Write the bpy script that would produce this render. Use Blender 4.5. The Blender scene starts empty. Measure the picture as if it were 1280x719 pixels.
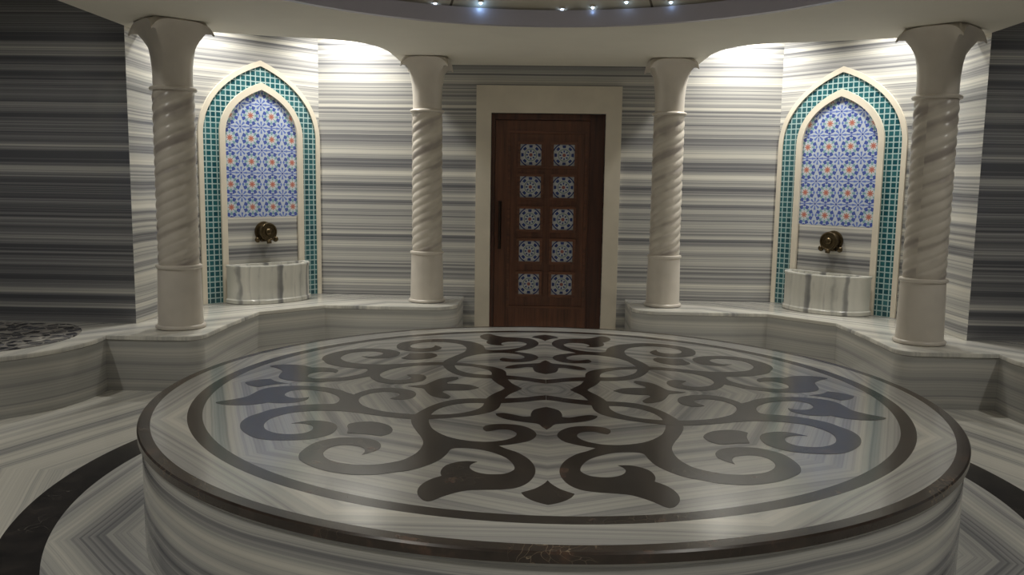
import bpy, math, random
from mathutils import Vector, Matrix
from mathutils.geometry import tessellate_polygon
random.seed(7)
PI = math.pi
C = bpy.context.scene.collection
S = 1.1                     # metres per modelling unit
FZ = -0.475                 # floor level in units (0 = top of the round platform)
HB = -0.084                 # bench top level
HT = 2.09                   # underside of the soffit
def W(x, y, z=FZ):          # units -> metres (floor at z = 0)
    return Vector((x*S, y*S, (z-FZ)*S))

# ------------------------------------------------------------------ camera
def make_camera():
    cx, cy = -0.0371, 4.025
    yaw, pitch, roll = -0.034, 0.1234, 0.0146
    f = 1048.28
    fwd = Vector((math.sin(yaw)*math.cos(pitch), math.cos(yaw)*math.cos(pitch), -math.sin(pitch)))
    right = Vector((math.cos(yaw), -math.sin(yaw), 0))
    up = right.cross(fwd)
    R = right*math.cos(roll) + up*math.sin(roll)
    U = -right*math.sin(roll) + up*math.cos(roll)
    cam = bpy.data.cameras.new('camera')
    cam.sensor_width = 36; cam.lens = f/1280*36
    cam.clip_start = 0.02
    o = bpy.data.objects.new('camera', cam); C.objects.link(o)
    m = Matrix((R, U, -fwd)).transposed().to_4x4()
    m.translation = W(cx, -cy, 1.0)
    o.matrix_world = m
    bpy.context.scene.camera = o
make_camera()

# ------------------------------------------------------------------ world and light
sc = bpy.context.scene
sc.view_settings.view_transform = 'Standard'
sc.view_settings.look = 'None'
sc.view_settings.exposure = 0.1
sc.view_settings.gamma = 1.0
sc.view_settings.use_curve_mapping = False
world = bpy.data.worlds.new('world'); sc.world = world
world.use_nodes = True
world.node_tree.nodes['Background'].inputs[0].default_value = (0.02, 0.02, 0.02, 1)

WARM = (1.0, 0.975, 0.90)
def spot(name, loc, target, power, size=2.2, blend=0.9, radius=0.06, col=WARM):
    l = bpy.data.lights.new(name, 'SPOT'); l.energy = power; l.spot_size = size; l.spot_blend = blend
    l.shadow_soft_size = radius; l.color = col
    o = bpy.data.objects.new(name, l); C.objects.link(o); o.location = loc
    d = (target-loc).normalized(); o.rotation_euler = d.to_track_quat('-Z', 'Y').to_euler()
    return o
def area(name, loc, target, power, sx, sy, col=WARM):
    l = bpy.data.lights.new(name, 'AREA'); l.shape = 'RECTANGLE'; l.size = sx; l.size_y = sy; l.energy = power; l.color = col
    o = bpy.data.objects.new(name, l); C.objects.link(o); o.location = loc
    d = (target-loc).normalized(); o.rotation_euler = d.to_track_quat('-Z', 'Y').to_euler()
    return o
P_BACK, P_NICHE, P_DOME, P_REAR, P_SIDE = 126, 108, 9, 120, 74
for s in (-1, 1):
    spot('niche_downlight', W(s*1.80, 3.66, 2.62), W(s*1.86, 3.80, 0), P_BACK, size=2.3)
    spot('niche_downlight', W(s*2.66, 2.86, 2.62), W(s*2.66, 2.86, 0), P_NICHE, size=2.3)
    spot('rear_fill_spot', W(s*1.9, -3.2, 2.62), W(s*1.9, -3.2, 0), P_REAR, size=2.6)  # unseen spots, added as fill for surfaces facing the camera
for s in (-1, 1):
    spot('side_downlight', W(s*3.75, 0.1, 2.8), W(s*3.75, 0.3, 0), P_SIDE, size=2.5)
area('dome_fill_area', W(0, -0.1, 2.45), W(0, -0.1, 0), P_DOME, 1.8, 1.8, (1.0, 0.97, 0.90))  # unseen area light, added as soft overhead fill

# ------------------------------------------------------------------ object helpers
def finish(name, me, mat, parent=None, loc=None, rotz=0, smooth=None, collapse=True):
    o = bpy.data.objects.new(name, me); C.objects.link(o)
    if mat: me.materials.append(mat)
    if parent is not None: o.parent = parent
    if loc is not None: o.location = loc
    if rotz: o.rotation_euler = (0, 0, rotz)
    if smooth is not None:
        for p in me.polygons: p.use_smooth = True
        me.set_sharp_from_angle(angle=math.radians(smooth))
    return o
def mesh(name, verts, faces):
    me = bpy.data.meshes.new(name)
    me.from_pydata([tuple(v) for v in verts], [], faces)
    me.validate(); me.update()
    import bmesh
    bm = bmesh.new(); bm.from_mesh(me)
    bmesh.ops.recalc_face_normals(bm, faces=bm.faces); bm.to_mesh(me); bm.free()
    return me
def tag(o, label=None, cat=None, group=None, kind=None):
    if label: o['label'] = label
    if cat: o['category'] = cat
    if group: o['group'] = group
    if kind: o['kind'] = kind
    return o
def thing(name, label, cat, loc, rotz=0, group=None, kind=None):
    o = bpy.data.objects.new(name, None); C.objects.link(o); o.empty_display_size = 0.1
    o.location = loc; o.rotation_euler = (0, 0, rotz)
    return tag(o, label, cat, group, kind)
def merge(*parts):
    V, F = [], []
    for v, f in parts:
        n = len(V); V += list(v); F += [tuple(i+n for i in q) for q in f]
    return V, F
def prism(loops, a, b, axis='z', sc=S):
    """extrude an outline with holes; axis z: (x,y) outline; axis y: (x,z) outline, depth along y"""
    pts = [p for L in loops for p in L]
    n = len(pts)
    tris = tessellate_polygon([[Vector((p[0], p[1], 0)) for p in L] for L in loops])
    def m(p, d): return (p[0]*sc, p[1]*sc, d*sc) if axis == 'z' else (p[0]*sc, d*sc, p[1]*sc)
    V = [m(p, a) for p in pts] + [m(p, b) for p in pts]
    F = [tuple(t) for t in tris] + [tuple(i+n for i in reversed(t)) for t in tris]
    k = 0
    for L in loops:
        l = len(L)
        for i in range(l):
            j = (i+1) % l
            F.append((k+i, k+j, k+j+n, k+i+n))
        k += l
    return V, F
def box(x0, x1, y0, y1, z0, z1, sc=S, bev=0.0):
    if bev <= 0:
        V = [(x*sc, y*sc, z*sc) for z in (z0, z1) for y in (y0, y1) for x in (x0, x1)]
        return V, [(0,1,3,2), (4,6,7,5), (0,4,5,1), (2,3,7,6), (0,2,6,4), (1,5,7,3)]
    # chamfered box
    b = bev
    V = []
    for z, e in ((z0, b), (z0+b, 0), (z1-b, 0), (z1, b)):
        for (x, y) in ((x0+e+b*(e == 0)*1, y0+e), (x1-e-b*(e == 0)*1, y0+e), (x1-e, y0+e+b*(e == 0)), (x1-e, y1-e-b*(e == 0)),
                       (x1-e-b*(e == 0), y1-e), (x0+e+b*(e == 0), y1-e), (x0+e, y1-e-b*(e == 0)), (x0+e, y0+e+b*(e == 0))):
            V.append((x*sc, y*sc, z*sc))
    F = []
    for k in range(3):
        for i in range(8):
            j = (i+1) % 8
            F.append((8*k+i, 8*k+j, 8*k+8+j, 8*k+8+i))
    F.append(tuple(range(7, -1, -1))); F.append(tuple(range(24, 32)))
    return V, F
def lathe(prof, n=64, cx=0, cy=0, sc=S, closed=True):
    """prof: list of (r,z)"""
    V, F = [], []
    for r, z in prof:
        for i in range(n):
            t = 2*PI*i/n
            V.append(((cx+r*math.cos(t))*sc, (cy+r*math.sin(t))*sc, z*sc))
    for k in range(len(prof)-1):
        for i in range(n):
            j = (i+1) % n
            F.append((k*n+i, k*n+j, (k+1)*n+j, (k+1)*n+i))
    if closed:
        if prof[0][0] > 1e-6: F.append(tuple(range(n-1, -1, -1)))
        if prof[-1][0] > 1e-6: F.append(tuple((len(prof)-1)*n+i for i in range(n)))
    return V, F
def tube(pts, r, n=10, sc=S, closed=False):
    V, F = [], []
    P = [Vector(p) for p in pts]
    for k, p in enumerate(P):
        a = P[k-1] if (k or closed) else p
        b = P[(k+1) % len(P)] if (k < len(P)-1 or closed) else p
        t = (b-a).normalized()
        u = t.orthogonal() if k == 0 else (u - t*u.dot(t)).normalized()
        u.normalize(); w = t.cross(u)
        for i in range(n):
            q = p + (u*math.cos(2*PI*i/n) + w*math.sin(2*PI*i/n))*(r if not callable(r) else r(k/(len(P)-1)))
            V.append(tuple(q*sc))
    m = len(P)
    for k in range(m-1 if not closed else m):
        for i in range(n):
            j = (i+1) % n
            F.append((k*n+i, k*n+j, ((k+1) % m)*n+j, ((k+1) % m)*n+i))
    if not closed:
        F.append(tuple(range(n-1, -1, -1))); F.append(tuple((m-1)*n+i for i in range(n)))
    return V, F
def rotv(part, M):
    v, f = part
    return [tuple(M @ Vector(q)) for q in v], f
def circle(r, n=128, cx=0, cy=0):
    return [(cx+r*math.cos(2*PI*i/n), cy+r*math.sin(2*PI*i/n)) for i in range(n)]
def arc(cx, cy, r, a0, a1, n):
    return [(cx+r*math.cos(math.radians(a0+(a1-a0)*i/n)), cy+r*math.sin(math.radians(a0+(a1-a0)*i/n))) for i in range(n+1)]
def smooth_outline(pts, sub=3, corner=50):
    n = len(pts); out = []
    P = [Vector(p) for p in pts]
    def is_corner(i):
        a = (P[i]-P[i-1]); b = (P[(i+1) % n]-P[i])
        return a.length > 1e-6 and b.length > 1e-6 and math.degrees(a.angle(b)) > corner
    cor = [is_corner(i) for i in range(n)]
    for i in range(n):
        p0, p1, p2, p3 = P[i-1], P[i], P[(i+1) % n], P[(i+2) % n]
        if cor[i]: p0 = p1
        if cor[(i+1) % n]: p3 = p2
        for k in range(sub):
            t = k/sub
            q = 0.5*((2*p1)+(-p0+p2)*t+(2*p0-5*p1+4*p2-p3)*t*t+(-p0+3*p1-3*p2+p3)*t**3)
            out.append((q.x, q.y))
    return out

# ------------------------------------------------------------------ node helpers
class NT:
    def __init__(s, name, rough=0.3, spec=0.5):
        s.m = bpy.data.materials.new(name); s.m.use_nodes = True
        s.t = s.m.node_tree; s.n = s.t.nodes; s.l = s.t.links
        s.b = s.n['Principled BSDF']; s.b.inputs['Roughness'].default_value = rough
        s.b.inputs['Specular IOR Level'].default_value = spec
    def node(s, typ, **kw):
        n = s.n.new(typ)
        for k, v in kw.items(): setattr(n, k, v)
        return n
    def put(s, sock, v):
        if isinstance(v, (int, float)): sock.default_value = v
        elif isinstance(v, (tuple, list)):
            sock.default_value = v if len(v) == len(sock.default_value) else tuple(v)+(1,)
        else: s.l.new(v, sock)
    def math(s, op, a, b=0.0, c=None, clamp=False):
        n = s.node('ShaderNodeMath', operation=op, use_clamp=clamp)
        s.put(n.inputs[0], a); s.put(n.inputs[1], b)
        if c is not None: s.put(n.inputs[2], c)
        return n.outputs[0]
    def pos(s, mode='world'):
        if mode == 'world': v = s.node('ShaderNodeNewGeometry').outputs['Position']
        else: v = s.node('ShaderNodeTexCoord').outputs['Object']
        x = s.node('ShaderNodeSeparateXYZ'); s.l.new(v, x.inputs[0])
        return v, x.outputs[0], x.outputs[1], x.outputs[2]
    def noise(s, vec=None, w=None, scale=1, detail=2, rough=0.5, dims='3D'):
        n = s.node('ShaderNodeTexNoise', noise_dimensions=dims)
        n.inputs['Scale'].default_value = scale; n.inputs['Detail'].default_value = detail; n.inputs['Roughness'].default_value = rough
        if vec is not None: s.l.new(vec, n.inputs['Vector'])
        if w is not None: s.put(n.inputs['W'], w)
        return n.outputs['Fac']
    def ramp(s, v, stops, interp='LINEAR'):
        n = s.node('ShaderNodeValToRGB'); n.color_ramp.interpolation = interp
        e = n.color_ramp.elements
        while len(e) < len(stops): e.new(0.5)
        for i, (p, c) in enumerate(stops):
            e[i].position = p; e[i].color = (c if isinstance(c, tuple) else (c, c, c))[:3]+(1,)
        s.l.new(v, n.inputs[0]); return n.outputs[0]
    def mix(s, f, a, b, mode='MIX'):
        n = s.node('ShaderNodeMix', data_type='RGBA', blend_type=mode)
        s.put(n.inputs[0], f); s.put(n.inputs[6], a); s.put(n.inputs[7], b)
        return n.outputs[2]
    def color(s, v): s.put(s.b.inputs['Base Color'], v)
    def bump(s, h, strength=0.3, dist=0.01):
        n = s.node('ShaderNodeBump'); n.inputs['Strength'].default_value = strength; n.inputs['Distance'].default_value = dist
        s.l.new(h, n.inputs['Height']); s.l.new(n.outputs[0], s.b.inputs['Normal'])
def srgb(r, g, b):
    f = lambda c: ((c/255+0.055)/1.055)**2.4 if c > 10 else c/255/12.92
    return (f(r), f(g), f(b))

def stripe_color(t, coord, vec, tone=0.0, freq=1.0, cont=1.0, seed=0.0, wob=0.05):
    """banded marble: 'coord' in metres runs across the bands"""
    warp = t.math('MULTIPLY', t.math('SUBTRACT', t.noise(vec, scale=0.9, detail=2), 0.5), wob)
    c = t.math('ADD', t.math('ADD', coord, warp), seed)
    a = t.noise(w=c, scale=5.5*freq, detail=1.0, dims='1D')
    b = t.noise(w=t.math('ADD', c, 13.7), scale=19*freq, detail=2.5, rough=0.65, dims='1D')
    d = t.noise(w=t.math('ADD', c, 5.1), scale=34*freq, detail=1, dims='1D')
    line = t.ramp(t.math('ABSOLUTE', t.math('SUBTRACT', d, 0.5)), [(0.0, 1.0), (0.045, 0.0)])
    v = t.math('ADD', t.math('MULTIPLY', a, 0.95), t.math('MULTIPLY', b, 0.95))
    v = t.math('SUBTRACT', v, 0.45)
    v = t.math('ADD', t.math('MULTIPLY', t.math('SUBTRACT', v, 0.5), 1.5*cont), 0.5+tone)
    v = t.math('SUBTRACT', v, t.math('MULTIPLY', line, 0.24*cont), clamp=True)
    return t.ramp(v, [(0.0, srgb(92, 93, 98)), (0.3, srgb(138, 138, 140)), (0.55, srgb(183, 182, 178)), (0.8, srgb(214, 211, 202)), (1.0, srgb(226, 223, 214))])
def mat_stripe(name, axis='z', tone=0.0, freq=1.0, cont=1.0, seed=0.0, rough=0.16, mode='world', sectors=None, wob=0.05, spec=0.5):
    t = NT(name, rough, spec)
    v, x, y, z = t.pos(mode)
    if sectors is not None:
        off = math.radians(sectors)
        a = t.math('ARCTAN2', y, x)
        k = t.math('ROUND', t.math('DIVIDE', t.math('SUBTRACT', a, off), PI/4))
        sn = t.math('ADD', t.math('MULTIPLY', k, PI/4), off)
        r = t.math('SQRT', t.math('ADD', t.math('MULTIPLY', x, x), t.math('MULTIPLY', y, y)))
        co = t.math('MULTIPLY', r, t.math('COSINE', t.math('SUBTRACT', a, sn)))
    else:
        co = {'x': x, 'y': y, 'z': z}[axis]
    col = stripe_color(t, co, v, tone, freq, cont, seed, wob)
    t.color(col)
    return t.m

# ------------------------------------------------------------------ materials
M = {}
M['wall_banded'] = mat_stripe('banded_wall_marble', 'z', tone=0.0, cont=0.8, freq=1.45, wob=0.015, seed=0.0, rough=0.2)
M['wall_niche'] = mat_stripe('banded_niche_marble', 'z', tone=0.05, cont=0.75, freq=1.45, wob=0.015, seed=3.3, rough=0.2)
M['wall_dark'] = mat_stripe('dark_banded_marble', 'z', tone=-0.29, seed=7.9, cont=0.8, freq=1.7, wob=0.012, rough=0.1)  # same banding as the other walls, toned darker and finer
M['wall_return'] = mat_stripe('return_wall_marble', 'z', tone=0.03, cont=0.8, freq=1.15, seed=5.3, rough=0.2)
M['riser'] = mat_stripe('riser_marble', 'z', tone=0.04, cont=0.5, seed=2.2, freq=0.7, rough=0.2)
M['seat'] = mat_stripe('seat_marble', tone=0.24, cont=0.5, sectors=0, rough=0.12, seed=1.0)
def mat_basin():
    t = NT('veined_basin_marble', 0.22); v, x, y, z = t.pos('object')
    w = t.math('ADD', x, t.math('MULTIPLY', t.math('SUBTRACT', t.noise(v, scale=2.5, detail=3), 0.5), 0.10))
    n = t.noise(w=w, scale=11, detail=1.5, dims='1D')
    m = t.noise(v, scale=6, detail=4)
    q = t.math('ADD', t.math('MULTIPLY', n, 0.85), t.math('MULTIPLY', m, 0.15))
    t.color(t.ramp(q, [(0.30, srgb(118, 118, 120)), (0.40, srgb(150, 150, 148)), (0.47, srgb(206, 205, 198)), (0.62, srgb(216, 214, 206)), (0.72, srgb(168, 168, 166)), (0.8, srgb(140, 140, 142))]))
    return t.m
M['basin'] = mat_basin()
M['drum_side'] = mat_stripe('platform_side_marble', 'z', tone=0.0, cont=0.65, freq=1.0, rough=0.15, seed=9.4)
M['disc'] = mat_stripe('platform_centre_marble', tone=0.03, cont=0.42, freq=1.0, sectors=22.5, rough=0.13, spec=0.5, seed=4.0)
M['disc_ring'] = mat_stripe('platform_border_marble', tone=0.08, cont=0.42, freq=1.0, sectors=0, rough=0.14, spec=0.4, seed=6.0)

def emperador(name, base=(46, 36, 32), rough=0.12, vein=1.0):
    t = NT(name, rough)
    v, x, y, z = t.pos('world')
    n = t.noise(v, scale=9, detail=5, rough=0.6)
    warp = t.node('ShaderNodeMix', data_type='VECTOR')
    nz = t.node('ShaderNodeTexNoise'); nz.inputs['Scale'].default_value = 4; t.l.new(v, nz.inputs['Vector'])
    va = t.node('ShaderNodeVectorMath', operation='MULTIPLY_ADD'); t.l.new(nz.outputs['Color'], va.inputs[0]); va.inputs[1].default_value = (0.9, 0.9, 0.9); t.l.new(v, va.inputs[2])
    vo = t.node('ShaderNodeTexVoronoi', feature='DISTANCE_TO_EDGE'); vo.inputs['Scale'].default_value = 13; t.l.new(va.outputs[0], vo.inputs['Vector'])
    line = t.ramp(vo.outputs['Distance'], [(0.0, 1.0), (0.022, 0.0)])
    gate = t.ramp(t.noise(v, scale=3.1, detail=1), [(0.55, 0.0), (0.7, 1.0)])
    c = t.ramp(n, [(0.3, srgb(*[q*0.75 for q in base])), (0.6, srgb(*base)), (0.78, srgb(base[0]*1.75, base[1]*1.55, base[2]*1.4))])
    c = t.mix(t.math('MULTIPLY', t.math('MULTIPLY', line, gate), 0.8*vein), c, srgb(178, 158, 132))
    t.color(c); return t.m
M['brown'] = emperador('brown_emperador_marble', (60, 50, 44), 0.24)
M['inlay'] = emperador('inlay_marble', (62, 56, 54), 0.18, 0.35)
M['inlay'].node_tree.nodes['Principled BSDF'].inputs['Specular IOR Level'].default_value = 0.38

def mat_floor():
    t = NT('floor_marble', 0.16)
    v, x, y, z = t.pos('world')
    r = t.math('SQRT', t.math('ADD', t.math('MULTIPLY', x, x), t.math('MULTIPLY', y, y)))
    def sect(off):
        o = math.radians(off)
        a = t.math('ARCTAN2', y, x)
        k = t.math('ROUND', t.math('DIVIDE', t.math('SUBTRACT', a, o), PI/4))
        sn = t.math('ADD', t.math('MULTIPLY', k, PI/4), o)
        return t.math('MULTIPLY', r, t.math('COSINE', t.math('SUBTRACT', a, sn)))
    outer = stripe_color(t, sect(22.5), v, 0.22, 0.95, 0.6, 2.0)
    inner = stripe_color(t, sect(0), v, 0.02, 0.95, 0.55, 8.0)
    n = t.noise(v, scale=8, detail=5, rough=0.65)
    dark = t.ramp(n, [(0.35, srgb(30, 28, 28)), (0.6, srgb(50, 46, 44)), (0.8, srgb(84, 74, 66))])
    vo = t.node('ShaderNodeTexVoronoi', feature='DISTANCE_TO_EDGE'); vo.inputs['Scale'].default_value = 2.6
    nz = t.node('ShaderNodeTexNoise'); nz.inputs['Scale'].default_value = 2.2; nz.inputs['Detail'].default_value = 4; t.l.new(v, nz.inputs['Vector'])
    va = t.node('ShaderNodeVectorMath', operation='MULTIPLY_ADD'); t.l.new(nz.outputs['Color'], va.inputs[0]); va.inputs[1].default_value = (1.3, 1.3, 1.3); t.l.new(v, va.inputs[2]); t.l.new(va.outputs[0], vo.inputs['Vector'])
    gate = t.ramp(t.noise(v, scale=1.7, detail=1), [(0.5, 0.0), (0.62, 1.0)])
    dark = t.mix(t.math('MULTIPLY', gate, t.ramp(vo.outputs['Distance'], [(0.0, 0.6), (0.008, 0.0)])), dark, srgb(150, 142, 130))
    m1 = t.math('GREATER_THAN', r, 2.19*S); m2 = t.math('GREATER_THAN', r, 2.375*S)
    c = t.mix(m1, inner, dark); c = t.mix(m2, c, outer)
    t.color(c); return t.m
M['floor'] = mat_floor()

def plain(name, col, rough=0.5, metal=0.0, var=0.05, scale=6, mode='world', bump=0.0):
    t = NT(name, rough); v, x, y, z = t.pos(mode)
    n = t.noise(v, scale=scale, detail=4)
    a = tuple(c*(1-var) for c in srgb(*col)); b = tuple(min(1, c*(1+var)) for c in srgb(*col))
    t.color(t.ramp(n, [(0.3, a), (0.7, b)]))
    t.b.inputs['Metallic'].default_value = metal
    if bump: t.bump(n, bump, 0.004)
    return t.m
M['plaster'] = plain('ceiling_plaster', (232, 227, 214), 0.7, var=0.02, scale=3)
M['strip'] = plain('lilac_cornice_paint', (178, 174, 186), 0.35, var=0.02)
M['cream'] = plain('cream_limestone', (222, 213, 196), 0.35, var=0.05, scale=5)
M['cream_col'] = plain('cream_column_marble', (216, 208, 197), 0.28, var=0.07, scale=4, mode='object')
M['bronze'] = plain('aged_brass', (88, 76, 56), 0.32, metal=0.9, var=0.3, scale=40, mode='object')
M['handle'] = plain('dark_bronze', (46, 36, 30), 0.35, metal=0.7, var=0.1, mode='object')

def mat_shaft():
    t = NT('veined_column_marble', 0.3); v, x, y, z = t.pos('object')
    a = t.math('MULTIPLY', t.math('ARCTAN2', y, x), 0.06)
    c = t.math('SUBTRACT', z, a)
    n = t.noise(w=c, scale=9, detail=2, dims='1D')
    m = t.noise(v, scale=5, detail=4)
    q = t.math('ADD', t.math('MULTIPLY', n, 0.6), t.math('MULTIPLY', m, 0.4))
    t.color(t.ramp(q, [(0.34, srgb(172, 163, 156)), (0.48, srgb(206, 198, 186)), (0.66, srgb(220, 212, 200))]))
    return t.m
M['shaft'] = mat_shaft()

def mat_dome():
    t = NT('dome_plaster', 0.6); v, x, y, z = t.pos('world')
    a = t.math('DIVIDE', t.math('ADD', t.math('ARCTAN2', x, y), math.radians(20)), math.radians(40))
    d = t.math('ABSOLUTE', t.math('SUBTRACT', t.math('FRACT', t.math('ADD', a, 20.5)), 0.5))
    t.color(t.mix(t.math('LESS_THAN', d, 0.006), srgb(212, 204, 184), srgb(110, 100, 84)))
    return t.m
M['dome'] = mat_dome()

def mat_mosaic():
    t = NT('teal_glass_mosaic', 0.12); v, x, y, z = t.pos('object')
    st = 0.0475*S
    u = t.math('DIVIDE', x, st); w = t.math('DIVIDE', z, st)
    fu = t.math('ABSOLUTE', t.math('SUBTRACT', t.math('FRACT', t.math('ADD', u, 100.0)), 0.5))
    fw = t.math('ABSOLUTE', t.math('SUBTRACT', t.math('FRACT', t.math('ADD', w, 100.0)), 0.5))
    g = t.math('GREATER_THAN', t.math('MAXIMUM', fu, fw), 0.395)
    cmb = t.node('ShaderNodeCombineXYZ')
    t.l.new(t.math('FLOOR', t.math('ADD', u, 100.0)), cmb.inputs[0]); t.l.new(t.math('FLOOR', t.math('ADD', w, 100.0)), cmb.inputs[1])
    wn = t.node('ShaderNodeTexWhiteNoise', noise_dimensions='3D'); t.l.new(cmb.outputs[0], wn.inputs['Vector'])
    tile = t.ramp(wn.outputs['Value'], [(0.0, srgb(28, 76, 86)), (0.5, srgb(38, 92, 100)), (1.0, srgb(54, 108, 114))])
    t.color(t.mix(g, tile, srgb(164, 190, 190)))
    t.put(t.b.inputs['Roughness'], t.math('ADD', t.math('MULTIPLY', g, 0.5), 0.12))
    t.bump(t.math('SUBTRACT', 1.0, g), 0.4, 0.003)
    return t.m
M['mosaic'] = mat_mosaic()

def mat_tile(name, period, oz, dim=1.0, ox=0.0):
    """hand painted rosette tiles"""
    t = NT(name, 0.15); v, x, y, z = t.pos('object')
    pr = period*S
    fx = t.math('SUBTRACT', t.math('FRACT', t.math('ADD', t.math('DIVIDE', t.math('SUBTRACT', x, ox*S), pr), 50.0)), 0.5)
    fz = t.math('SUBTRACT', t.math('FRACT', t.math('ADD', t.math('DIVIDE', t.math('SUBTRACT', z, oz*S), pr), 50.5)), 0.5)
    r = t.math('SQRT', t.math('ADD', t.math('MULTIPLY', fx, fx), t.math('MULTIPLY', fz, fz)))
    a = t.math('ARCTAN2', fz, fx)
    c8 = t.math('COSINE', t.math('MULTIPLY', a, 8.0))
    ax = t.math('ABSOLUTE', fx); az = t.math('ABSOLUTE', fz)
    D = lambda c: srgb(*[q*dim for q in c])
    pale, blue, navy, red, green, white = D((188, 198, 212)), D((100, 120, 190)), D((74, 92, 164)), D((182, 112, 100)), D((124, 162, 168)), D((198, 206, 206))
    def band(val, lo, hi): return t.math('MULTIPLY', t.math('GREATER_THAN', val, lo), t.math('LESS_THAN', val, hi))
    c = pale
    # corner rosettes and edge crosses
    cx = t.math('SUBTRACT', 0.5, ax); cz = t.math('SUBTRACT', 0.5, az)
    rc = t.math('SQRT', t.math('ADD', t.math('MULTIPLY', cx, cx), t.math('MULTIPLY', cz, cz)))
    ac = t.math('COSINE', t.math('MULTIPLY', t.math('ARCTAN2', cz, cx), 8.0))
    c = t.mix(t.math('MULTIPLY', band(rc, 0.07, 0.27), t.math('GREATER_THAN', ac, 0.0)), c, blue)
    c = t.mix(t.math('LESS_THAN', rc, 0.05), c, navy)
    c = t.mix(t.math('MULTIPLY', t.math('LESS_THAN', cz, 0.022), t.math('LESS_THAN', ax, 0.3)), c, blue)
    c = t.mix(t.math('MULTIPLY', t.math('LESS_THAN', t.math('ADD', t.math('ABSOLUTE', t.math('SUBTRACT', cz, 0.075)), t.math('MULTIPLY', ax, 0.6)), 0.055), 1.0), c, navy)
    c = t.mix(t.math('LESS_THAN', t.math('ADD', t.math('ABSOLUTE', t.math('SUBTRACT', cx, 0.075)), t.math('MULTIPLY', az, 0.6)), 0.055), c, blue)
    # petals round the flower
    c = t.mix(t.math('MULTIPLY', band(r, 0.27, 0.43), t.math('LESS_THAN', c8, 0.1)), c, navy)
    c = t.mix(t.math('MULTIPLY', band(r, 0.18, 0.34), t.math('GREATER_THAN', c8, 0.3)), c, green)
    c = t.mix(t.math('LESS_THAN', r, t.math('ADD', 0.175, t.math('MULTIPLY', c8, 0.02))), c, white)
    c = t.mix(t.math('LESS_THAN', r, t.math('ADD', 0.115, t.math('MULTIPLY', c8, 0.045))), c, red)
    t.color(c); return t.m
M['tile'] = mat_tile('painted_rosette_tile', 0.202, 1.649)

def mat_doortile():
    t = NT('blue_white_door_tile', 0.2); v, x, y, z = t.pos('object')
    h = 0.094*S
    fx = t.math('DIVIDE', x, h); fz = t.math('DIVIDE', z, h)
    r = t.math('SQRT', t.math('ADD', t.math('MULTIPLY', fx, fx), t.math('MULTIPLY', fz, fz)))
    a = t.math('ARCTAN2', fz, fx); c8 = t.math('COSINE', t.math('MULTIPLY', a, 8.0)); c4 = t.math('COSINE', t.math('MULTIPLY', a, 4.0))
    white, blue, red, grn = srgb(196, 200, 204), srgb(50, 68, 130), srgb(150, 96, 92), srgb(120, 140, 134)
    def band(val, lo, hi): return t.math('MULTIPLY', t.math('GREATER_THAN', val, lo), t.math('LESS_THAN', val, hi))
    c = white
    c = t.mix(t.math('MULTIPLY', band(r, 0.72, 0.98), t.math('GREATER_THAN', c8, 0.0)), c, blue)
    c = t.mix(t.math('MULTIPLY', band(r, 1.08, 1.2), t.math('LESS_THAN', c4, 0)), c, blue)
    c = t.mix(band(r, 0.54, 0.62), c, grn)
    c = t.mix(t.math('MULTIPLY', band(r, 0.28, 0.48), t.math('GREATER_THAN', c8, 0.1)), c, blue)
    c = t.mix(t.math('LESS_THAN', r, 0.17), c, red)
    t.color(c); return t.m
M['doortile'] = mat_doortile()

def mat_wood(name, axis, col=(100, 62, 42)):
    t = NT(name, 0.42); v, x, y, z = t.pos('object')
    mp = t.node('ShaderNodeMapping'); t.l.new(v, mp.inputs[0])
    mp.inputs['Scale'].default_value = (30, 30, 1.6) if axis == 'z' else (1.6, 30, 30)
    n = t.noise(mp.outputs[0], scale=1.0, detail=5, rough=0.6)
    t.color(t.ramp(n, [(0.3, srgb(*[q*0.72 for q in col])), (0.5, srgb(*col)), (0.75, srgb(*[q*1.22 for q in col]))]))
    t.bump(n, 0.15, 0.002); return t.m
M['wood'] = mat_wood('walnut_wood', 'z')
M['wood_h'] = mat_wood('walnut_wood_crosswise', 'x')
M['wood_dark'] = mat_wood('dark_walnut_wood', 'z', (76, 44, 30))

def mat_pebble():
    t = NT('pebble_mosaic', 0.25); v, x, y, z = t.pos('object')
    mp = t.node('ShaderNodeMapping'); t.l.new(v, mp.inputs[0]); mp.inputs['Scale'].default_value = (1, 1, 0.001)
    vo = t.node('ShaderNodeTexVoronoi', feature='DISTANCE_TO_EDGE'); vo.inputs['Scale'].default_value = 13; t.l.new(mp.outputs[0], vo.inputs['Vector'])
    vc = t.node('ShaderNodeTexVoronoi'); vc.inputs['Scale'].default_value = 13; t.l.new(mp.outputs[0], vc.inputs['Vector'])
    sx = t.node('ShaderNodeSeparateColor'); t.l.new(vc.outputs['Color'], sx.inputs[0])
    peb = t.ramp(sx.outputs[0], [(0.0, srgb(34, 34, 40)), (0.55, srgb(84, 84, 92)), (1.0, srgb(180, 176, 168))])
    g = t.ramp(vo.outputs['Distance'], [(0.04, 1.0), (0.09, 0.0)])
    t.color(t.mix(g, peb, srgb(150, 146, 140)))
    t.bump(t.ramp(vo.outputs['Distance'], [(0.0, 0.0), (0.3, 1.0)]), 0.8, 0.02)
    return t.m
M['pebble'] = mat_pebble()

def emis(name, col, strength):
    t = NT(name, 0.5); t.b.inputs['Base Color'].default_value = col+(1,)
    t.b.inputs['Emission Color'].default_value = col+(1,); t.b.inputs['Emission Strength'].default_value = strength
    return t.m
M['led'] = emis('led_light', (0.62, 0.80, 1.0), 6)

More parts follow.
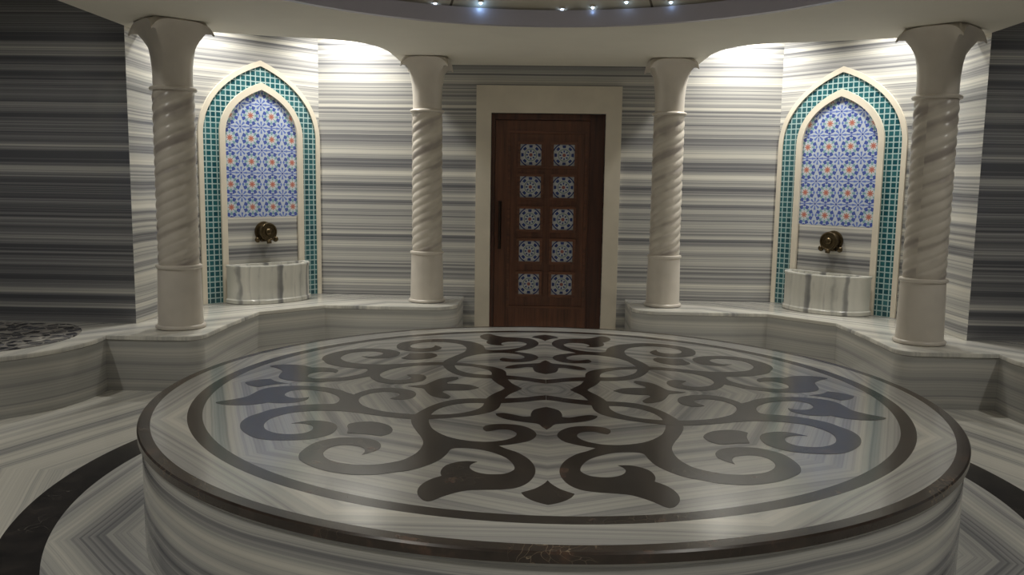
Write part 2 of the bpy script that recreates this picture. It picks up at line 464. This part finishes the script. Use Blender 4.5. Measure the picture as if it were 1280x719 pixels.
# ------------------------------------------------------------------ the room shell (structure)
def struct(name, part, mat, label=None, smooth=None, loc=None, rotz=0):
    o = finish(name, mesh(name, *part), mat, None, loc if loc is not None else W(0, 0, 0), rotz, smooth)
    o['kind'] = 'structure'
    if label: o['label'] = label
    return o
TOP = 2.95
RX, RY = 4.4, -4.35
FT = FZ-0.12
struct('floor', prism([[(-RX-.1, RY-.1), (RX+.1, RY-.1), (RX+.1, 4.6), (-RX-.1, 4.6)]], FT, FZ), M['floor'], 'polished banded marble floor with a dark stone ring')
struct('ceiling', prism([[(-RX-.1, RY-.1), (RX+.1, RY-.1), (RX+.1, 4.6), (-RX-.1, 4.6)]], TOP, TOP+.1), M['plaster'], 'high plaster ceiling above the alcoves')
DL, DR, DTOP = -0.525, 0.545, 1.655
struct('wall_back', prism([[(-2.16, FZ), (DL, FZ), (DL, DTOP), (DR, DTOP), (DR, FZ), (2.16, FZ), (2.16, TOP), (-2.16, TOP)]], 3.97, 4.17, 'y'),
       M['wall_banded'], 'banded marble back wall around the wooden door')
for s, side in ((-1, 'left'), (1, 'right')):
    def q(L): return [(s*x, y) for x, y in L]
    struct('wall_niche_'+side, prism([q([(2.16, 3.97), (3.07, 3.0), (3.17, 3.08), (2.26, 4.05)])], FZ, TOP), M['wall_niche'], f'angled banded marble wall behind the {side} niche')
    struct('wall_return_'+side, prism([q([(3.07, 3.0), (3.07, 2.1), (3.17, 2.2), (3.17, 3.08)])], FZ, TOP), M['wall_return'], f'short lit marble return wall behind the {side} near column')
    struct('wall_front_'+side, prism([q([(3.07, 2.1), (RX, 2.1), (RX, 2.2), (3.17, 2.2)])], FZ, TOP), M['wall_dark'], f'dark banded marble wall at far {side}')
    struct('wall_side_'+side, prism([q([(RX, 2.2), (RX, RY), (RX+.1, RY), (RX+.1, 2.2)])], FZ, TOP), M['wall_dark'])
struct('wall_rear', prism([[(-RX, RY-.1), (RX, RY-.1), (RX, RY), (-RX, RY)]], FZ, TOP), M['wall_banded'])

# soffit with the round opening; its edge steps back over the niche alcoves
def bez(p0, p1, p2, p3, n):
    o = []
    for i in range(n+1):
        t = i/n; a, b, c, d = (1-t)**3, 3*t*(1-t)**2, 3*t*t*(1-t), t**3
        o.append((a*p0[0]+b*p1[0]+c*p2[0]+d*p3[0], a*p0[1]+b*p1[1]+c*p2[1]+d*p3[1]))
    return o
qe = [(1.35, 3.97)] + bez((1.35, 3.25), (1.36, 2.85), (1.52, 2.66), (1.78, 2.585), 10) + bez((1.90, 2.56), (2.2, 2.48), (2.35, 2.4), (2.5, 2.35), 5)[0:] + [(3.07, 2.33), (3.07, 2.1)] + [(3.07, 1.2)]
front = qe
rear = [(x, -y) for x, y in reversed(qe[1:])] + [(1.35, RY)]
right = front + rear
outline = right + [(-x, y) for x, y in reversed(right)]
struct('ceiling_soffit', prism([outline, circle(2.02, 128)], HT, HT+.10), M['plaster'], 'low plaster soffit around the round dome opening', smooth=30)
struct('trim_1', prism([circle(2.03, 128), circle(1.98, 128)], HT-.002, HT+.105), M['strip'], 'lilac grey cornice ring edging the dome', smooth=30)
def dome_z(r): return HT+.10 + 0.50*(1-(r/2.03)**2)
struct('ceiling_dome', lathe([(2.03-2.03*k/24, dome_z(2.03-2.03*k/24)) for k in range(25)], 128, closed=False), M['dome'], 'shallow cream dome with dark radial seams', smooth=60)

# ------------------------------------------------------------------ door and its surround
struct('trim_2', prism([[(-.665, FZ), (DL, FZ), (DL, DTOP), (DR, DTOP), (DR, FZ), (.69, FZ), (.69, 1.905), (-.665, 1.905)]], 3.93, 3.975, 'y'),
       M['cream'], 'wide cream stone surround framing the wooden door')
door = thing('door_1', 'dark walnut door with ten blue and white tiles', None, W(0.01, 4.0, FZ), kind='structure')
def dpart(name, part, mat, parent=door, loc=(0, 0, 0), smooth=None, label=None):
    o = finish(name, mesh(name, *part), mat, parent, Vector(loc)*S, 0, smooth)
    if label: o['label'] = label
    return o
H0 = 1.655-FZ-0.004
dpart('door_frame', merge(box(-.533, -.50, -.02, .12, 0, H0), box(.395, .533, .03, .12, 0, H0), box(-.50, .395, -.02, .12, H0-.055, H0)), M['wood_dark'])
# leaf: stiles, rails and recessed panels
lx0, lx1, lz1 = -.497, .392, H0-.058
cols = [(-.26, -.06), (.05, .26)]
rows = [(1.27, 1.27)]
zc = [1.272-FZ+0.0, .97-FZ, .665-FZ, .358-FZ, .04-FZ]
holes = []
for (a, b) in cols:
    for z in zc: holes.append([(a-.012, z-.112), (b+.012, z-.112), (b+.012, z+.112), (a-.012, z+.112)])
leaf = prism([[(lx0, .005), (lx1, .005), (lx1, lz1), (lx0, lz1)]]+holes, 0.012, .06, 'y')
backer = box(lx0+.01, lx1-.01, .05, .07, .02, lz1-.02)
lo = dpart('door_leaf', merge(leaf, backer), M['wood'])
# raised mouldings on the leaf
def ring_rect(x0, x1, z0, z1, w, y0, y1):
    return prism([[(x0, z0), (x1, z0), (x1, z1), (x0, z1)], [(x0+w, z0+w), (x1-w, z0+w), (x1-w, z1-w), (x0+w, z1-w)]], y0, y1, 'y')
dpart('panel_moulding', ring_rect(-.375, .375, .28, 1.97, .022, -.004, .016), M['wood_h'])
for (a, b) in cols:
    for z in zc:
        cx = (a+b)/2
        f = dpart('tile_frame', ring_rect(-.125, .125, -.125, .125, .026, -.012, .03), M['wood_h'], loc=(cx, 0, z))
        tl = finish('tile', mesh('tile', *box(-.1, .1, .0, .02, -.1, .1)), M['doortile'], f, Vector((0, .015, 0))*S)
        tl['label'] = 'blue and white rosette tile'
hb = merge(tube([(-.447, -.05, .86), (-.447, -.05, 1.30)], .012, 12), tube([(-.447, -.05, .90), (-.447, .015, .90)], .009, 8), tube([(-.447, -.05, 1.26), (-.447, .015, 1.26)], .009, 8),
           box(-.462, -.432, .006, .014, .85, 1.31))
dpart('handle', hb, M['handle'], smooth=40, label='long dark bronze pull handle')

# ------------------------------------------------------------------ round marble platform
R1, R2, R3, R4 = 1.84, 1.785, 1.643, 1.582
plat = thing('marble_platform', 'large round marble platform with dark scrolling inlay in the middle of the room', 'platform', W(0, 0, FZ))
PH = -FZ
def ppart(name, part, mat, smooth=None, label=None, loc=(0, 0, 0), rotz=0):
    o = finish(name, mesh(name, *part), mat, plat, Vector(loc)*S, rotz, smooth)
    if label: o['label'] = label
    return o
ppart('base', lathe([(1.818, 0), (1.818, PH-.052), (1.824, PH-.046), (1.824, PH-.038), (1.815, PH-.036)], 192), M['drum_side'], 30, 'banded marble drum side')
ppart('edge_band', lathe([(1.70, PH-.036), (1.822, PH-.036), (1.828, PH-.036), (1.834, PH-.034), (1.835, PH-.006), (1.829, PH-.0), (R2, PH-.0), (1.70, PH-.002), (1.70, PH-.036)], 256, closed=False), M['brown'], 40, 'dark brown veined marble edging')
ppart('border_ring', prism([circle(R2, 192), circle(R3, 192)], PH-.05, PH+.0004), M['disc_ring'], label='light banded marble ring')
ppart('inlay_ring', prism([circle(R3, 192), circle(R4, 192)], PH-.05, PH+.0005), M['inlay'], label='dark marble ring')
ppart('top_disc', prism([circle(R4, 192)], PH-.05, PH), M['disc'], label='pale banded marble disc')
INLAY = {
 'scroll': [(0.484, -0.656), (0.457, -0.727), (0.397, -0.807), (0.329, -0.849), (0.259, -0.866), (0.197, -0.855), (0.146, -0.819), (0.122, -0.769), (0.128, -0.724), (0.157, -0.696), (0.193, -0.695), (0.227, -0.718), (0.246, -0.725), (0.261, -0.692), (0.255, -0.649), (0.218, -0.622), (0.161, -0.616), (0.103, -0.635), (0.061, -0.683), (0.042, -0.745), (0.048, -0.795), (0.072, -0.841), (0.109, -0.87), (0.152, -0.895), (0.187, -0.907), (0.154, -0.946), (0.11, -0.987), (0.07, -1.054), (0.048, -1.124), (0.042, -1.19), (0.05, -1.252), (0.071, -1.311), (0.107, -1.354), (0.159, -1.373), (0.216, -1.38), (0.264, -1.388), (0.301, -1.412), (0.337, -1.447), (0.364, -1.482), (0.38, -1.493), (0.399, -1.479), (0.42, -1.436), (0.426, -1.387), (0.417, -1.337), (0.395, -1.292), (0.364, -1.259), (0.371, -1.228), (0.371, -1.19), (0.359, -1.146), (0.328, -1.113), (0.293, -1.098), (0.253, -1.102), (0.271, -1.127), (0.276, -1.159), (0.267, -1.188), (0.247, -1.212), (0.22, -1.227), (0.186, -1.23), (0.148, -1.22), (0.123, -1.19), (0.116, -1.159), (0.127, -1.105), (0.153, -1.047), (0.192, -1.002), (0.242, -0.966), (0.29, -0.95), (0.337, -0.949), (0.363, -0.966), (0.371, -1.016), (0.386, -1.078), (0.41, -1.129), (0.446, -1.178), (0.484, -1.213), (0.535, -1.236), (0.582, -1.26), (0.643, -1.27), (0.707, -1.262), (0.778, -1.234), (0.842, -1.188), (0.886, -1.141), (0.905, -1.1), (0.913, -1.053), (0.908, -0.991), (0.89, -0.927), (0.854, -0.885), (0.814, -0.858), (0.758, -0.852), (0.708, -0.859), (0.664, -0.885), (0.636, -0.933), (0.632, -0.984), (0.65, -1.021), (0.682, -1.057), (0.679, -1.023), (0.689, -0.987), (0.714, -0.96), (0.754, -0.948), (0.789, -0.954), (0.816, -0.977), (0.828, -1.018), (0.825, -1.06), (0.805, -1.101), (0.769, -1.137), (0.72, -1.159), (0.666, -1.168), (0.615, -1.162), (0.567, -1.139), (0.529, -1.11), (0.508, -1.078), (0.488, -1.028), (0.477, -0.965), (0.479, -0.89), (0.497, -0.823), (0.53, -0.738), (0.56, -0.65), (0.574, -0.577), (0.568, -0.502), (0.54, -0.407), (0.497, -0.317), (0.438, -0.247), (0.367, -0.214), (0.28, -0.206), (0.2, -0.197), (0.107, -0.171), (0.049, -0.141), (0.001, -0.118), (0.001, -0.202), (0.048, -0.22), (0.105, -0.248), (0.195, -0.278), (0.275, -0.284), (0.342, -0.288), (0.407, -0.315), (0.462, -0.373), (0.491, -0.441), (0.502, -0.518), (0.499, -0.583)],
 'palm': [(0,-.33),(.053,-.38),(.068,-.45),(.067,-.49),(.1,-.497),(.142,-.47),(.187,-.449),(.222,-.459),(.212,-.496),(.166,-.546),(.087,-.580),(.037,-.599),(.02,-.64),(0,-.68)],
 'fan': [(-0.004, -1.275), (0.013, -1.309), (0.041, -1.354), (0.069, -1.38), (0.087, -1.395), (0.074, -1.429), (0.047, -1.463), (0.019, -1.483), (-0.005, -1.493)],
 'bud': [(0.629, -0.728), (0.648, -0.684), (0.686, -0.646), (0.742, -0.624), (0.792, -0.629), (0.824, -0.656), (0.804, -0.722), (0.797, -0.797), (0.741, -0.806), (0.7, -0.819), (0.67, -0.82), (0.642, -0.793), (0.63, -0.753)],
}

hgt = {'scroll': .0008, 'palm': .0014, 'fan': .0010, 'bud': .0012}
nm = {'scroll': 'scroll_inlay', 'palm': 'palmette_inlay', 'fan': 'fan_inlay', 'bud': 'bud_inlay'}
def place_inlay(key, outl, smooth_sub=3, corner=48, mirrored=True):
    L = smooth_outline(outl, smooth_sub, corner)
    me = mesh(nm[key], *prism([L], -.004, hgt[key]))
    me.materials.append(M['inlay'])
    for k in range(4):
        o = bpy.data.objects.new(nm[key], me); C.objects.link(o); o.parent = plat
        o.location = (0, 0, PH*S); o.rotation_euler = (0, 0, k*PI/2)
    if mirrored:
        L2 = [(-x, y) for x, y in reversed(L)]
        me = mesh(nm[key], *prism([L2], -.004, hgt[key]+.0003)); me.materials.append(M['inlay'])
        for k in range(4):
            o = bpy.data.objects.new(nm[key], me); C.objects.link(o); o.parent = plat
            o.location = (0, 0, PH*S); o.rotation_euler = (0, 0, k*PI/2)
place_inlay('scroll', INLAY['scroll'])
def mirror_half(h):
    h = [(0.0 if i in (0, len(h)-1) else x, y) for i, (x, y) in enumerate(h)]
    return h + [(-x, y) for x, y in reversed(h[1:-1])]
place_inlay('palm', mirror_half(INLAY['palm']), mirrored=False)
place_inlay('fan', mirror_half(INLAY['fan']), corner=40, mirrored=False)
place_inlay('bud', INLAY['bud'], corner=45, mirrored=False)

# ------------------------------------------------------------------ benches
def offset_poly(L, d):
    """move an anticlockwise outline inwards by d"""
    n = len(L); P = [Vector(p) for p in L]; out = []
    area2 = sum(P[i].x*P[(i+1) % n].y-P[(i+1) % n].x*P[i].y for i in range(n))
    sg = 1 if area2 > 0 else -1
    for i in range(n):
        a = (P[i]-P[i-1]).normalized(); b = (P[(i+1) % n]-P[i]).normalized()
        na = Vector((-a.y, a.x))*sg; nb = Vector((-b.y, b.x))*sg
        m = (na+nb)/(1+na.dot(nb)) if (1+na.dot(nb)) > 0.2 else na
        q = P[i]+m*d; out.append((q.x, q.y))
    return out
def loft(rings):
    """rings: list of (outline, z), same vertex count"""
    n = len(rings[0][0]); V, F = [], []
    for L, z in rings: V += [(x*S, y*S, z*S) for x, y in L]
    for k in range(len(rings)-1):
        for i in range(n):
            j = (i+1) % n; F.append((k*n+i, k*n+j, (k+1)*n+j, (k+1)*n+i))
    t0 = tessellate_polygon([[Vector((p[0], p[1], 0)) for p in rings[0][0]]])
    t1 = tessellate_polygon([[Vector((p[0], p[1], 0)) for p in rings[-1][0]]])
    F += [tuple(t) for t in t0] + [tuple(i+(len(rings)-1)*n for i in t) for t in t1]
    return V, F
bfront = [(.77, 3.955)] + arc(1.0, 3.45, .23, 180, 270, 8) + [(1.5, 3.22), (1.93, 3.22), (2.365, 2.78), (2.39, 2.2)] + arc(2.52, 1.74, .13, 180, 270, 6) + [(2.8, 1.60), (3.04, 1.60)] \
    + arc(3.87, 1.45, .84, 171, 270, 20) + [(RX-.006, .61)]
bback = [(RX-.006, 2.092), (3.062, 2.092), (3.062, 2.995), (2.155, 3.955)]
for s, side in ((-1, 'left'), (1, 'right')):
    L = [(s*x, y) for x, y in bfront+bback]
    if s < 0: L = L[::-1]
    b = thing('marble_bench', f'low banded marble wall bench along the {side} side carrying two columns and a basin', 'bench', W(0, 0, FZ))
    TB = HB-FZ
    slab = loft([(offset_poly(L, .012), TB-.036), (L, TB-.030), (L, TB-.008), (offset_poly(L, .004), TB-.002), (offset_poly(L, .010), TB)])
    finish('seat_slab', mesh('seat_slab', *slab), M['seat'], b, Vector((0, 0, 0)), 0, 35)['label'] = 'pale polished marble top'
    ris = loft([(offset_poly(L, .007), 0), (offset_poly(L, .007), TB-.035)])
    finish('riser', mesh('riser', *ris), M['riser'], b, Vector((0, 0, 0)), 0, 35)['label'] = 'grey banded marble front'
    pts = [(s*x, y) for x, y in arc(3.87, 1.43, .66, 90, 450, 48)[:-1]]
    pts = [(s*min(abs(x), RX-.05), min(y, 2.0)) for x, y in pts]
    peb = finish('pebble_inset', mesh('pebble_inset', *prism([pts], TB-.01, TB+.004)), M['pebble'], b, Vector((0, 0, 0)))
    peb['label'] = 'round panel of dark pebble mosaic'

# ------------------------------------------------------------------ columns
def make_column(label):
    t = thing('twisted_column', label, 'column', W(0, 0, HB), group=None)
    def part(name, p, mat, lab=None):
        o = finish(name, mesh(name, *p), mat, t, Vector((0, 0, 0)), 0, 50)
        if lab: o['label'] = lab
    z = lambda v: v-HB
    part('base_ring', lathe([(.150, 0), (.164, .004), (.168, .014), (.164, .026), (.150, .032)], 48), M['cream_col'])
    part('pedestal', lathe([(.152, .028), (.150, .06), (.142, z(.345)), (.140, z(.36))], 48), M['cream_col'], 'smooth cream pedestal drum')
    part('lower_collar', lathe([(.138, z(.352)), (.150, z(.357)), (.154, z(.367)), (.150, z(.378)), (.135, z(.383))], 48), M['cream_col'])
    # twisted shaft
    n, m = 96, 150; z0, z1 = z(.38), z(1.625); V, F = [], []
    for k in range(m+1):
        zz = z0+(z1-z0)*k/m
        fade = min(1, k/4, (m-k)/4)
        for i in range(n):
            a = 2*PI*i/n
            ph = 2.5*(a - 2*PI*(zz/ .38))
            lobe = abs(math.sin(ph))**0.8
            r = .131 + (.009*lobe-.003)*fade
            V.append((r*math.cos(a)*S, r*math.sin(a)*S, zz*S))
    for k in range(m):
        for i in range(n):
            j = (i+1) % n; F.append((k*n+i, k*n+j, (k+1)*n+j, (k+1)*n+i))
    F += [tuple(range(n-1, -1, -1)), tuple(m*n+i for i in range(n))]
    part('twisted_shaft', (V, F), M['shaft'], 'spiral fluted marble shaft')
    part('upper_collar', lathe([(.130, z(1.612)), (.150, z(1.617)), (.155, z(1.628)), (.150, z(1.638)), (.130, z(1.645))], 48), M['cream_col'])
    # flared capital: round at the neck, square with drooping corners at the top
    prof = [(0, .128), (.15, .128), (.3, .130), (.45, .136), (.6, .146), (.72, .158), (.82, .173), (.9, .186), (.95, .196), (.975, .199), (1.0, .190)]
    n = 96; V, F = [], []
    za, zb = z(1.64), z(HT)
    for k, (u, a) in enumerate(prof):
        qn = max(0, min(1, (u-.45)/.5)); qn = qn*qn*(3-2*qn)
        for i in range(n):
            th = 2*PI*i/n; c, s_ = abs(math.cos(th)), abs(math.sin(th))
            sq = 1/max(c, s_); w = (sq-1)/.4142
            r = a*((1-qn)+qn*(1+(sq-1)*1.0))
            zz = za+(zb-za)*u
            if .88 < u < .99: zz -= .075*w**3*(1 if u > .92 else .5)*(1); r *= 1+.05*w**3
            if u == 1.0: r = a*(1+(sq-1)*.55)
            # shallow hollow in the middle of each face
            if .5 < u < .97: r *= 1-.035*qn*(1-w)**2
            V.append((r*math.cos(th)*S, r*math.sin(th)*S, zz*S))
    for k in range(len(prof)-1):
        for i in range(n):
            j = (i+1) % n; F.append((k*n+i, k*n+j, (k+1)*n+j, (k+1)*n+i))
    F += [tuple(range(n-1, -1, -1)), tuple((len(prof)-1)*n+i for i in range(n))]
    part('capital', (V, F), M['cream_col'], 'flared cream capital with drooping corner tips')
    return t
col0 = make_column('twisted cream column just left of the wooden door')
def place_col(o, x, y, rz, sc): o.location = W(x, y, HB); o.rotation_euler = (0, 0, rz); o.scale = (sc, sc, 1)
def copy_tree(o):
    c = o.copy(); C.objects.link(c)
    for ch in o.children:
        d = ch.copy(); C.objects.link(d); d.parent = c
    return c
col0['group'] = 'columns around the round platform'
specs = [(-1.075, 3.57, 0, 1.0, 'twisted cream column just left of the wooden door'),
         (1.075, 3.57, 0, 1.0, 'twisted cream column just right of the wooden door'),
         (-2.67, 1.97, PI/4, 1.05, 'large near twisted column left of the left tiled niche'),
         (2.67, 1.97, PI/4, 1.05, 'large near twisted column right of the right tiled niche')]
for i, (x, y, rz, sc_, lab) in enumerate(specs):
    o = col0 if i == 0 else copy_tree(col0)
    o['label'] = lab; place_col(o, x, y, rz, sc_)

# ------------------------------------------------------------------ tiled niches with basin and tap
def niche_arch(half, spring, apex, n=22):
    """open curve from bottom right up over the apex to bottom left"""
    h = apex-spring
    R = bez((half, spring), (half, spring+.44*h), (.64*half, spring+.80*h), (0, apex), n)
    return R
def arch_loop(half, bottom, spring, apex):
    R = niche_arch(half, spring, apex)
    return [(half, bottom)] + R + [(-x, z) for x, z in reversed(R[:-1])] + [(-half, bottom)]
def arch_band(h1, s1, a1, h2, s2, a2, z0):
    A = arch_loop(h1, z0, s1, a1); B = arch_loop(h2, z0, s2, a2)
    return A + B[::-1]
NB = 0.0
def zz(v): return v-HB
def make_niche(base, rz, label):
    nt = thing('tiled_niche', label, 'niche', base, rz, 'tiled wall niches')
    def np_(name, p, mat, lab=None, smooth=30):
        o = finish(name, mesh(name, *p), mat, nt, Vector((0, 0, 0)), 0, smooth)
        if lab: o['label'] = lab
    np_('outer_frame', prism([arch_band(.592, zz(1.37), zz(2.05), .550, zz(1.37), zz(2.002), .001)], -.022, 0, 'y'), M['cream'], 'cream stone outer arch')
    np_('mosaic_band', prism([arch_band(.550, zz(1.37), zz(2.002), .405, zz(1.385), zz(1.858), .001)], -.010, 0, 'y'), M['mosaic'], 'teal glass mosaic band')
    np_('inner_frame', prism([arch_band(.405, zz(1.385), zz(1.858), .352, zz(1.385), zz(1.795), .001)], -.03, 0, 'y'), M['cream'], 'cream stone inner arch')
    A = [(.352, zz(.668))] + niche_arch(.352, zz(1.385), zz(1.795)); A += [(-x, z) for x, z in reversed(A[:-1])]
    np_('tile_panel', prism([A], -.006, 0, 'y'), M['tile'], 'blue, white and red rosette tiles')
    np_('back_slab', prism([[(-.345, .001), (.345, .001), (.345, zz(.668)), (-.345, zz(.668))]], -.005, 0, 'y'), M['wall_niche'], 'grey banded marble backing')
    return nt
for s, side in ((-1, 'left'), (1, 'right')):
    make_niche(W(s*(RX-.004), -.5, HB), -s*PI/2, f'tiled arch niche on the {side} side wall, reflected in the dark marble')
for s, side in ((-1, 'left'), (1, 'right')):
    ux, uy = .684, -.729
    cx, cy = 2.16+.6*ux, 3.97+.6*uy
    rot = -46.8 if s > 0 else 46.8
    n_in = Vector((-s*.729, -.684))
    base = W(s*cx, cy, HB) + Vector((n_in.x, n_in.y, 0))*.004
    rz = math.radians(rot)
    make_niche(base, rz, f'pointed arch niche with blue floral tiles and teal border on the angled {side} wall')
    # basin
    bs = base + Vector((n_in.x, n_in.y, 0))*.052*S
    bt = thing('marble_basin', f'half round veined marble basin under the {side} niche tap', 'basin', bs, rz, 'hammam basins')
    a_, b_ = .392, .30
    def dring(sc_, z, inner=False):
        pts = []
        for i in range(33):
            th = PI*i/32
            ct, st_ = math.cos(th), math.sin(th)
            x = a_*sc_*math.copysign(abs(ct)**.9, ct); y = -b_*sc_*abs(st_)**.9
            if inner: y = min(y, -.045)
            pts.append((x, y))
        return pts, z
    zb = zz(.255)
    body = loft([dring(1.0, .001), dring(1.02, .006), dring(1.02, .034), dring(.99, .042), dring(.985, .05), dring(.985, zb-.03), dring(1.0, zb-.022), dring(1.005, zb-.006), dring(.995, zb), dring(.88, zb, True), dring(.86, zb-.01, True), dring(.74, .08, True)])
    finish('bowl', mesh('bowl', *body), M['basin'], bt, Vector((0, 0, 0)), 0, 40)
    # tap
    tt = thing('brass_tap', f'round aged brass wall tap above the {side} basin', 'tap', base + Vector((n_in.x, n_in.y, 0))*.006*S + Vector((0, 0, zz(.535)*S)), rz, 'brass wall taps')
    Mx = Matrix.Rotation(PI/2, 3, 'X')   # lathe axis -> out of the wall (-y)
    def tp(name, p, lab=None):
        o = finish(name, mesh(name, *p), M['bronze'], tt, Vector((0, 0, 0)), 0, 40)
    tp('wall_flange', rotv(lathe([(.088, 0), (.092, .008), (.088, .02), (.076, .024)], 40), Mx))
    tp('drum_body', rotv(lathe([(.072, .02), (.070, .075), (.078, .080), (.084, .092), (.078, .104), (.066, .106), (.062, .098), (.034, .096), (.030, .108), (.018, .116), (.0001, .118)], 40), Mx))
    def ball(x, y, z, r): return [tuple(Vector(v)+Vector((x, y, z))*S) for v in lathe([(max(r*math.sin(PI*k/10), .0001), -r*math.cos(PI*k/10)) for k in range(11)], 18)[0]], lathe([(max(r*math.sin(PI*k/10), .0001), -r*math.cos(PI*k/10)) for k in range(11)], 18)[1]
    for q_ in (-1, 1):
        tp('side_knob', merge(ball(q_*.088, -.055, -.07, .026), tube([(q_*.05, -.045, -.055), (q_*.08, -.05, -.068)], .014, 10)))
    tp('spout', merge(tube([(0, -.06, -.055), (0, -.085, -.075), (0, -.10, -.092), (0, -.102, -.105)], .021, 14), tube([(-.05, -.05, -.075), (.05, -.05, -.075)], .014, 10)))

# ------------------------------------------------------------------ star lights in the dome
LEDS = [(-0.785, 1.825), (-0.48, 1.888), (0.078, 1.985), (0.287, 1.95), (0.508, 1.864), (0.797, 1.791)]
LEDLAB = ['leftmost tiny blue white star light in the dome',
          'second tiny star light from the left, casting a blue glow on the cornice',
          'tiny star light nearest the cornice, third from the left',
          'fourth tiny star light from the left, just above the cornice over the door',
          'fifth tiny star light from the left, at the top edge of the picture',
          'rightmost tiny star light in the dome']
for i, (x, y) in enumerate(LEDS):
    r = math.hypot(x, y)
    p = merge(lathe([(.020, .0), (.020, -.006), (.014, -.010)], 16), lathe([(.0135, -.008), (.010, -.014), (.0001, -.017)], 16))
    root = thing('star_light', LEDLAB[i], 'ceiling light', W(x, y, dome_z(r)-.001), group='star lights in the dome')
    finish('bezel', mesh('bezel', *lathe([(.018, .004), (.018, -.004), (.012, -.006)], 16)), M['cream'], root, Vector((0, 0, 0)), 0, 40)
    finish('bulb', mesh('bulb', *lathe([(.0115, -.004), (.010, -.012), (.006, -.017), (.0001, -.019)], 16)), M['led'], root, Vector((0, 0, 0)), 0, 60)
    l = bpy.data.lights.new('star_glow', 'POINT'); l.energy = 0.10 if i == 1 else 0.012; l.color = (0.35, 0.6, 1.0); l.shadow_soft_size = 0.01
    lo_ = bpy.data.objects.new('star_glow', l); C.objects.link(lo_); lo_.location = W(x, y, dome_z(r)-.04)
